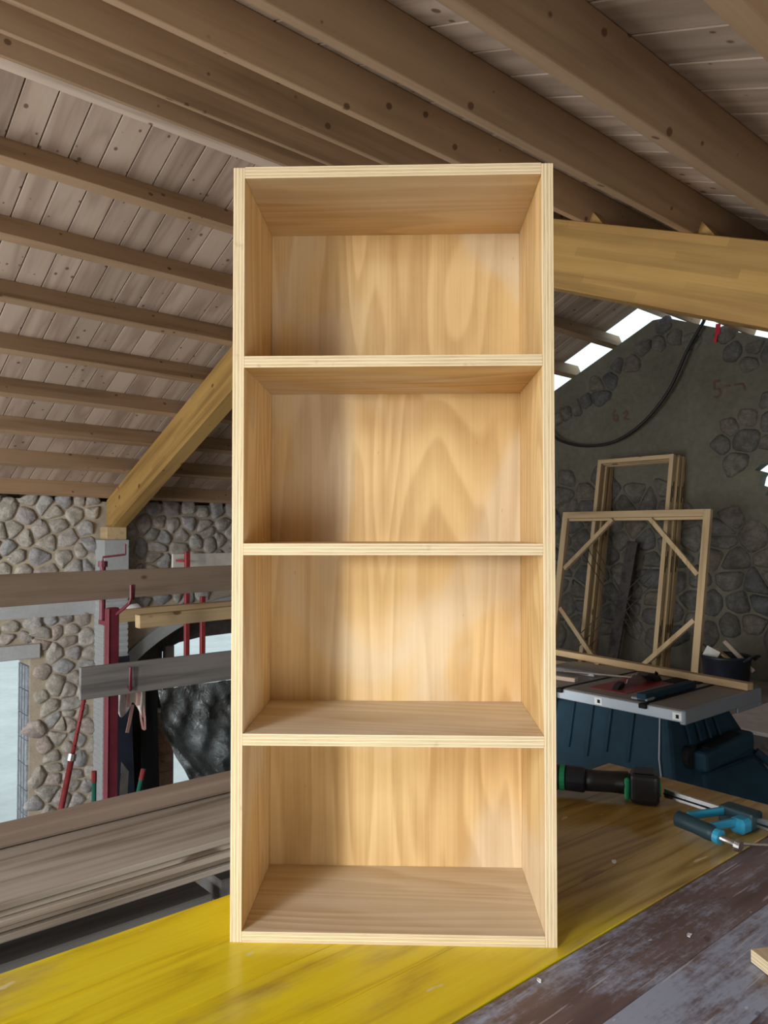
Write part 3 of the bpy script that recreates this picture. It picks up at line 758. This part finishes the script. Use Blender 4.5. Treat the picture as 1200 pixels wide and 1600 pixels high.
# dark panels and brick pier inside the recess
solo('dark_sheet', MB().hexa([(3.33, 8.30, ZL), (3.53, 8.30, ZL), (3.53, 8.33, ZL), (3.33, 8.33, ZL), (3.35, 8.62, .02), (3.55, 8.62, .02), (3.55, 8.65, .02), (3.35, 8.65, .02)]), 'navy', BI, 'dark navy upright panel leaning beside the thick red prop', 'panel', 'dark panels', .004)
solo('dark_sheet', MB().hexa([(3.76, 8.66, ZL), (3.97, 8.66, ZL), (3.97, 8.70, ZL), (3.76, 8.70, ZL), (3.79, 8.9, -.1), (4.0, 8.9, -.1), (4.0, 8.94, -.1), (3.79, 8.94, -.1)]), 'blackmat', BI, 'black upright panel leaning next to the brick pier', 'panel', 'dark panels', .004)
bpz = thing('brick_pier', 'crumbling brick pier at the left side of the arch', 'pier', MB_(4.12, 9.14, ZL))
part('mortar_core', MB().box(-.125, .135, -.125, .12, 0, 1.62), 'mortar', bpz)
bm_ = MB().box(-.135, .14, -.14, .12, 0, .17).mesh('brick', ['brick'], .008)
for k in range(9): obj('brick', bm_, MB_(4.12+random.uniform(-.012, .012), 9.14, ZL+k*.18, random.uniform(-.05, .05)), bpz)
solo('timber_post', MB().box(4.30, 4.42, 9.30, 9.39, ZL, -.02), 'greywood', BI, 'dark weathered post standing in the arch opening', 'post', None, .005)

# ------------------------------------------------------------------ right side: frames, bucket, leftovers
def lean(U0, V0, z0, ang, yawz=0.0): return MB_(U0, V0, z0, yawz) @ Matrix.Rotation(ang, 4, 'Y')
# local: x = thickness (towards wall), y = width along V, z = height
Fr = thing('braced_door_frame', 'pale timber frame with four diagonal corner braces, leaning in front of the other frames', 'frame', lean(6.77, 3.50, 0, .182))
FH, FW, ft, fw = 1.69, 1.69, .05, .07
part('stile', MB().box(0, ft, 0, fw, 0, FH), 'paleZ', Fr, .002)
part('stile', MB().box(0, ft, FW-fw, FW, 0, FH), 'paleZ', Fr, .002)
part('top_rail', MB().box(0, ft, fw, FW-fw, FH-fw, FH), 'paleY', Fr, .002)
part('bottom_rail', MB().box(0, ft, fw, FW-fw, 0, fw), 'paleY', Fr, .002)
part('rebate', MB().box(ft-.014, ft, fw, FW-fw, FH-fw-.025, FH-fw), 'paleY', Fr)
for (y, sy) in ((fw, 1), (FW-fw, -1)):
    for (z, sz) in ((fw, 1), (FH-fw, -1)):
        part('corner_brace', MB().bar((ft/2, y+sy*.56, z+sz*.015), (ft/2, y+sy*.015, z+sz*.56), .045, .04, (1, 0, 0)), 'paleZ', Fr, .002)
words = ['frontmost', 'second from the front', 'third from the front', 'fourth from the front', 'fifth from the front', 'rearmost']
slot = None
for k in range(6):
    U0 = 7.0 + k*.05
    ang = .18
    q = thing('door_frame', ('frontmost' if k == 0 else words[k])+' of the tall pale timber door frames leaning on the gable wall', 'frame', lean(U0, 4.05+(.0, .012, -.01, .015, -.004, .008)[k], 0, ang), 'tall door frames on the gable wall')
    h, w = 2.285-.014*(k % 3), .905
    part('jamb', MB().box(0, .046, 0, .045, 0, h), 'paleZ', q, .002)
    part('jamb', MB().box(0, .046, w-.045, w, 0, h), 'paleZ', q, .002)
    part('head', MB().box(0, .046, .045, w-.045, h-.045, h), 'paleY', q, .002)
    part('bottom_rail', MB().box(0, .046, .045, w-.045, 0, .045), 'paleY', q, .002)
    for zz in (.35, 1.05, 1.78):
        zz += .05*(k % 2); part('slot', MB().box(.016, .03, -.001, .004, zz, zz+.17), 'blackmat', q)
solo('leaning_plank', MB().box(0, .025, 0, .13, 0, 1.35), 'darkboard', lean(7.34, 4.70, 0, .10) @ Matrix.Rotation(.14, 4, 'X'), 'dark grey plank leaning on the gable wall inside the tall frames', 'plank', None, .003)
wm = thing('wire_mesh', 'bent steel reinforcing wires crossing behind the frames', 'wire mesh', BI)
for (v0, z0_, v1, z1_) in ((5.00, 1.25, 4.30, .45), (4.90, 1.25, 4.20, .42), (4.80, 1.25, 4.12, .42), (4.95, .30, 4.12, 1.1), (4.90, .22, 4.12, 1.0), (4.85, .15, 4.12, .9)):
    a, b = (6.905+.182*z0_, v0, z0_), (6.905+.182*z1_, v1, z1_)
    part('wire', MB().tube([a, b], .005, 5), 'darkboard', wm)
# bucket with offcuts
bu = thing('bucket', 'black rubber builder\'s bucket full of offcuts near the gable wall', 'bucket', MB_(6.72, 3.20, 0))
prof = [(.17, 0), (.175, .01), (.205, .33), (.215, .34), (.215, .36), (.20, .36), (.195, .335), (.165, .025)]
n = 28; vs = []; fs = []
for r, z in prof: vs += [(r*math.cos(2*PI*k/n), r*math.sin(2*PI*k/n), z) for k in range(n)]
for i in range(len(prof)-1):
    for k in range(n): fs.append((i*n+k, i*n+(k+1) % n, (i+1)*n+(k+1) % n, (i+1)*n+k))
fs += [tuple(range(n-1, -1, -1)), tuple((len(prof)-1)*n+k for k in range(n))]
part('shell', MB().add(vs, fs), 'bucket', bu, 0, True)
part('handle', MB().tube([(-.1, -.2, .33), (-.09, -.25, .37), (.0, -.26, .38), (.09, -.25, .37), (.1, -.2, .33)], .012, 6), 'bucket', bu)
def offcut(M_, dims, mat, lab, bev=.002):
    a, b, c = dims
    solo('offcut', MB().box(-a/2, a/2, -b/2, b/2, -c/2, c/2), mat, M_, lab, 'offcut', 'offcuts in the bucket', bev)
offcut(MB_(6.69, 3.31, .36, .3) @ Matrix.Rotation(.45, 4, 'X') @ Matrix.Rotation(.2, 4, 'Y'), (.16, .12, .09), 'whiteboard', 'pale grey block sticking out of the bucket')
offcut(MB_(6.75, 3.10, .36, .4) @ Matrix.Rotation(-.75, 4, 'X'), (.06, .035, .34), 'brownrail', 'brown stick slanting out of the bucket')
offcut(MB_(6.68, 3.17, .34, -.3) @ Matrix.Rotation(-1.1, 4, 'X'), (.04, .02, .28), 'palewood', 'thin pale strip slanting out of the bucket')
# sheets, battens and netting beyond the saw
solo('plywood_sheet', MB().box(3.72, 5.1, .6, 1.86, .485, .503), ['paper'], BI, 'pale plywood sheet lying beyond the table saw at right', 'plywood sheet', None, .001)
pal = thing('pallet', 'grey timber pallet under the pale plywood sheet', 'pallet', MB_(3.8, .62, 0))
for k in range(3): part('bearer', MB().box(0, 1.2, k*.5, k*.5+.1, .10, .40), 'greywood', pal, .003)
for k in range(5): part('deck_board', MB().box(k*.27, k*.27+.12, 0, 1.12, .40, .484), 'greywood', pal, .003)
for k in range(5): part('deck_board', MB().box(k*.27, k*.27+.12, 0, 1.12, 0, .10), 'greywood', pal, .003)
rail('batten', (4.15, 2.0, .06), (5.0, 2.03, .06), .06, .06, 'greywood', 'grey batten on the floor beyond the plywood sheet', 'batten')
nb = MB(); rr = random.Random(4)
for k in range(260):
    a = rr.uniform(0, 2*PI); r_ = rr.random()**.6; x = r_*.42*math.cos(a); y = r_*.3*math.sin(a); z = .15*(1-r_*r_)*rr.random()+.006
    b = rr.uniform(0, 2*PI); L = rr.uniform(.05, .14)
    nb.bar((x, y, z), (x+L*math.cos(b), y+L*math.sin(b), max(.006, z+rr.uniform(-.05, .06))), .012, .004)
o = solo('netting', nb, 'netting', MB_(5.50, 2.22, 0), 'heap of torn green netting on the floor at the right edge', 'netting'); o['kind'] = 'stuff'

# ------------------------------------------------------------------ table saw
ts = thing('table_saw', 'dark teal portable table saw with grey top behind the table', 'table saw', MB_(2.64, 1.417, 0))
SW, SD = .61, .90                     # along U, along V
part('table_top', MB().box(.012, SW-.012, .012, SD, .772, .80), 'sawtop', ts, .002)
part('front_rail', MB().box(-.004, .012, .0, .60, .757, .7985), 'alu', ts, .003)
part('front_rail', MB().box(-.022, .006, .565, SD, .742, .785), 'alu', ts, .003, label='silver telescopic rail section')
part('rail_groove', MB().box(-.024, -.0215, .565, SD, .754, .757).box(-.024, -.0215, .565, SD, .769, .772), 'blackmat', ts)
part('side_rim', MB().box(.0, SW+.02, -.008, .014, .748, .801), 'sawgrey', ts, .004)
part('rim_lip', MB().box(.41, SW+.02, -.009, .0, .728, .75), 'sawgrey', ts, .003)
part('rail_clip', MB().box(-.026, .0, .55, .566, .742, .80), 'black', ts, .002)
for yy in (.004, .335):
    st = part('scale_sticker', MB().box(-.0052, -.004, yy, yy+.034, .764, .79), 'white', ts)
    part('scale_print', MB().box(-.0056, -.005, yy+.009, yy+.021, .770, .784), 'blackmat', st)
for vv in (.155, .535): part('mitre_slot', MB().box(-.002, SW-.03, vv-.009, vv+.009, .797, .8012), 'blackmat', ts)
part('slot_end', MB().box(-.016, .012, .14, .17, .784, .8015), 'blackmat', ts, .002)
part('slot_end', MB().box(-.016, .012, .52, .55, .784, .8015), 'blackmat', ts, .002)
part('throat_insert', MB().box(.10, .45, .29, .47, .799, .8016), 'redinsert', ts, .001)
bl = []
for k in range(60):
    a = 2*PI*k/60; r = .127 if k % 3 else .119; bl.append((.29+r*math.cos(a), .722+r*math.sin(a)))
part('blade', MB().prism(bl, lambda a, b, d: (a, d, b), .364, .367), 'steel', ts)
part('riving_knife', MB().prism([(.42, .79), (.45, .79), (.47, .83), (.45, .84)], lambda a, b, d: (a, d, b), .364, .368), 'blackmat', ts)
part('blade_guard', MB().prism([(.13, .802), (.15, .82), (.18, .83), (.19, .815), (.17, .802)], lambda a, b, d: (a, d, b), .352, .378), 'black', ts)
part('guard_arm', MB().prism([(.46, .802), (.44, .825), (.36, .845), (.33, .838), (.38, .825), (.41, .802)], lambda a, b, d: (a, d, b), .34, .39), 'black', ts)
part('mitre_bar', MB().box(.03, .42, .165, .205, .8015, .829), 'sawbody', ts, .003)
part('mitre_head', MB().box(.03, .09, .16, .23, .8015, .812), 'sawgrey', ts, .003)
part('rip_fence', MB().box(.30, .34, .58, SD+.25, .802, .815), 'alu', ts, .002)
part('push_rod', MB().tube([(.38, .40, .812), (.30, .62, .812), (.22, .85, .812)], .006, 6), 'steel', ts)
part('insert_bracket', MB().box(.44, .56, .27, .33, .8015, .806).box(.50, .6, .20, .24, .8015, .806), 'blackmat', ts, .001)
# body: tapered housing flaring to the foot
SB = .40
body = MB()
body.hexa([(-.02, .02, SB), (.62, -.10, SB), (.62, .95, SB), (-.02, .95, SB), (.07, .10, .772), (.50, .10, .772), (.50, .88, .772), (.07, .88, .772)])
part('housing', body, 'sawbody', ts, .02, False, None, None, 2)
def onfront(y, z):                    # front (-U) face of the housing
    t = (z-SB)/(.772-SB); return -.02+.09*t
for k, y in enumerate((.235, .335, .42, .51, .60, .70, .80)):
    zb = .56+.02*math.sin(k*2.1)
    part('rib', MB().bar((onfront(y, .745)-.003, y, .745), (onfront(y, zb)-.003, y, zb), .012, .012, (1, 0, 0)), 'sawbody', ts, .002)
part('seam', MB().tube([(onfront(0, .75)-.004, .125, .75), (onfront(0, .6)-.006, .108, .60), (onfront(0, .48)-.008, .075, .48), (onfront(0, .41)-.006, .04, .41)], .0035, 6), 'sawgrey', ts)
def onside(x, z):                     # right (-V) face
    t = (z-SB)/(.772-SB); xr = (x+.02)/.64
    return (.02-.12*xr)*(1-t) + .10*t
for x in (.17, .24, .31, .38): part('side_rib', MB().bar((x, onside(x, .76)-.002, .76), (x-.005, onside(x, .64)-.002, .64), .01, .01, (0, 1, 0)), 'sawbody', ts, .002)
part('handle_recess', MB().tube([(.14, onside(.14, .60)-.012, .595), (.14, onside(.14, .6)+.03, .595)], .042, 16), 'blackmat', ts)
part('carry_handle', MB().bar((.14, onside(.14, .58)-.03, .585), (.50, onside(.5, .61)-.03, .615), .06, .075), 'sawbody', ts, .014, False, None, None, 2)
part('handle_gap', MB().bar((.20, onside(.2, .62)-.035, .6275), (.43, onside(.43, .64)-.035, .646), .034, .006), 'blackmat', ts)
part('side_wing', MB().hexa([(.12, -.02, .341), (.62, -.20, .341), (.66, -.05, .341), (.12, .06, .341), (.20, .02, .53), (.52, -.02, .55), (.54, .06, .56), (.20, .08, .53)]), 'sawbody', ts, .012, False, None, None, 2)
part('plinth', MB().box(.0, .60, .02, .94, .341, SB+.01), 'sawbody', ts, .004)
part('leg_tube', MB().tube([(.54, -.02, .56), (.68, -.215, .365)], .016, 8), 'sawbody', ts)
part('foot', MB().box(.58, .74, -.27, -.16, .341, .39), 'sawbody', ts, .01)
bench = thing('saw_bench', 'low timber bench carrying the table saw', 'bench', MB_(2.60, 1.12, 0))
part('bench_top', MB().box(0, .86, 0, 1.26, .30, .34), 'greywood', bench, .003)
for x in (.03, .77):
    for y in (.03, 1.17): part('leg', MB().box(x, x+.06, y, y+.06, 0, .30), 'greywood', bench, .003)
rail('batten', (3.20, 1.412, .832), (3.355, 2.75, .838), .042, .030, 'palewood', 'long pale batten lying along the back of the saw table', 'batten', None, .002)
solo('wood_offcut', MB().box(0, .16, 0, .03, 0, .018), 'brownrail', MB_(2.80, 1.98, .802, 1.7), 'small brown offcut on the left of the saw table', 'offcut', None, .002)

# ------------------------------------------------------------------ tools on the table
# cordless tool: local x runs from its battery end to the grip end
ct = thing('cordless_tool', 'black and green cordless tool lying on the yellow panel right of the bookcase', 'cordless tool', MB_(1.60, .955, TZ, math.radians(121)))
part('battery', MB().box(-.034, .030, -.034, .030, .001, .070), 'black', ct, .012, False, None, None, 3)
part('battery_trim', MB().box(.030, .042, -.030, .026, .008, .058), 'green', ct, .004)
part('battery_clip', MB().box(-.037, -.033, -.012, .014, .02, .055), 'green', ct, .001)
part('battery_lid', MB().box(-.022, .022, -.022, .020, .070, .073), 'bucket', ct, .001)
part('grip', MB().tube([(.034, -.002, .040), (.07, -.003, .039), (.10, -.002, .038), (.135, 0, .038)], [.026, .024, .024, .025], 16), 'black', ct, 0, True)
part('collar', MB().tube([(.128, 0, .038), (.132, 0, .038), (.172, .0, .039), (.176, 0, .039)], [.024, .029, .029, .025], 18), 'bucket', ct)
part('green_ring', MB().tube([(.175, 0, .039), (.187, 0, .039)], .030, 18), 'green', ct)
part('motor_housing', MB().tube([(.185, 0, .039), (.20, 0, .039), (.34, 0, .04), (.37, 0, .04)], [.026, .034, .034, .02], 18), 'black', ct, 0, True)
part('trigger', MB().box(.085, .12, -.034, -.018, .028, .046), 'green', ct, .004)
# bar clamp
cl = thing('bar_clamp', 'steel bar clamp with blue jaw and dark grip lying across the table', 'bar clamp', MB_(1.62, .76, TZ, -.1))
part('bar', MB().box(-.004, .004, -.14, .165, .012, .032), 'steel', cl, .001)
part('bar_rib', MB().box(-.0055, -.004, -.14, .165, .019, .0225), 'blackmat', cl)
part('jaw_housing', MB().box(-.022, .02, -.055, .022, .005, .042), 'gripteal', cl, .006, False, None, None, 2)
part('jaw_arm', MB().bar((-.012, .010, .030), (-.115, .030, .034), .010, .016), 'clampblue', cl, .002)
part('jaw_arm', MB().bar((-.018, -.035, .024), (-.115, -.022, .028), .010, .016), 'clampblue', cl, .002)
part('jaw_block', MB().box(-.05, -.012, -.052, -.02, .004, .034), 'clampblue', cl, .005)
part('screw', MB().tube([(-.140, .02, .030), (-.139, -.09, .020)], .006, 10), 'steel', cl, 0, True)
part('nut', MB().tube([(-.1395, -.058, .024), (-.1395, -.046, .025)], .0145, 14), 'clampblue', cl)
part('grip', MB().tube([(-.141, .040, .033), (-.1408, .035, .033), (-.1403, -.005, .030), (-.14, -.035, .027), (-.1395, -.050, .025)], [.010, .0165, .015, .0165, .013], 14), 'gripteal', cl, 0, True)
part('pressure_pad', MB().tube([(-.139, -.088, .020), (-.1385, -.098, .019)], [.012, .010], 14), 'steel', cl)
part('lever', MB().tube([(-.139, -.078, .02), (-.05, -.15, .016)], .003, 6), 'steel', cl)
part('fixed_jaw', MB().box(-.012, .012, -.125, -.085, .0, .07), 'alu', cl, .004)
# plywood offcut at the right edge
sc_ = thing('plywood_offcut', 'small plywood offcut at the right edge of the scuffed panel', 'offcut', MB_(1.128, .506, TZ+.009, math.radians(-118)))
me = MB().box(0, .09, 0, .11, -.009, .009).mesh('block', ['ply', 'plyedge'], .0006)
for p in me.polygons: p.material_index = 0 if abs(p.normal.z) > .7 else 1
obj('board', me, WM[sc_.name], sc_)
# wood chips and splinters on the panels
ch = random.Random(8)
def chip(U, V, s, lab):
    vs = [(s*math.cos(a)*ch.uniform(.5, 1), s*.5*math.sin(a)*ch.uniform(.5, 1), ch.uniform(.0, .003)) for a in [2*PI*k/7 for k in range(7)]]
    vs2 = [(x, y, z+.0012) for x, y, z in vs]
    mb = MB().add(vs+vs2, [tuple(range(6, -1, -1)), tuple(range(7, 14))] + [(k, (k+1) % 7, 7+(k+1) % 7, 7+k) for k in range(7)])
    solo('wood_chip', mb, 'paper', MB_(U, V, TZ-.001, ch.uniform(0, 3)), lab, 'wood chip', 'wood chips on the panels')
chip(1.13, .60, .010, 'pale wood chip on the scuffed panel below the clamp')
chip(1.27, .82, .012, 'pale wood chip on the yellow panel below the cordless tool')
chip(.86, .675, .007, 'pale wood chip on the yellow panel by the bookcase foot')
chip(.90, .42, .011, 'pale wood chip on the bluish dusty patch at lower right')

# ------------------------------------------------------------------ cable, ribbon and paint marks on the gable wall
def smooth_pts(P, n=6):
    P = [Vector(p) for p in P]; out = []
    for i in range(len(P)-1):
        a, b, c, d = P[max(i-1, 0)], P[i], P[i+1], P[min(i+2, len(P)-1)]
        for k in range(n):
            t = k/n; out.append(.5*((2*b)+(c-a)*t+(2*a-5*b+4*c-d)*t*t+(3*b-a-3*c+d)*t**3))
    return out + [P[-1]]
solo('cable', MB().tube(smooth_pts([(7.58, 3.80, 3.62), (7.56, 3.80, 3.58), (7.55, 3.958, 3.341), (7.55, 4.176, 2.938), (7.55, 4.477, 2.631), (7.55, 4.834, 2.454), (7.55, 5.214, 2.436), (7.55, 5.527, 2.515), (7.55, 5.684, 2.622), (7.57, 5.855, 2.858), (7.6, 5.95, 3.02)]), .017, 8), 'cable', BI, 'black cable looping across the gable wall', 'cable', None, 0, True)
rb = MB()
rb.bar((7.60, 3.66, 3.55), (7.59, 3.665, 3.44), .006, .05, (0, 1, 0)).bar((7.59, 3.67, 3.46), (7.585, 3.69, 3.36), .006, .03, (0, 1, 0))
solo('ribbon', rb, 'redrag', BI, 'scrap of red plastic ribbon under the right beam on the gable wall', 'ribbon')
def stroke(pts, w=.022):
    mb = MB()
    for a, b in zip(pts[:-1], pts[1:]): mb.bar((7.648, a[0], a[1]), (7.648, b[0], b[1]), .004, w, (0, 0, 1) if abs(a[0]-b[0]) > abs(a[1]-b[1]) else (0, 1, 0))
    obj('paint_mark', mb.mesh('paint_mark', ['redpaint']), BI, wall_right)
stroke([(3.67, 2.98), (3.73, 2.98), (3.735, 2.90), (3.68, 2.90), (3.665, 2.85), (3.70, 2.81), (3.74, 2.83)])
stroke([(3.62, 2.92), (3.57, 2.915)])
stroke([(3.53, 2.92), (3.44, 2.915), (3.42, 2.85)])
stroke([(4.88, 2.83), (4.91, 2.79), (4.90, 2.71), (4.86, 2.70), (4.85, 2.75), (4.89, 2.77)])
stroke([(4.78, 2.77), (4.74, 2.80), (4.72, 2.77), (4.77, 2.72), (4.71, 2.70)])
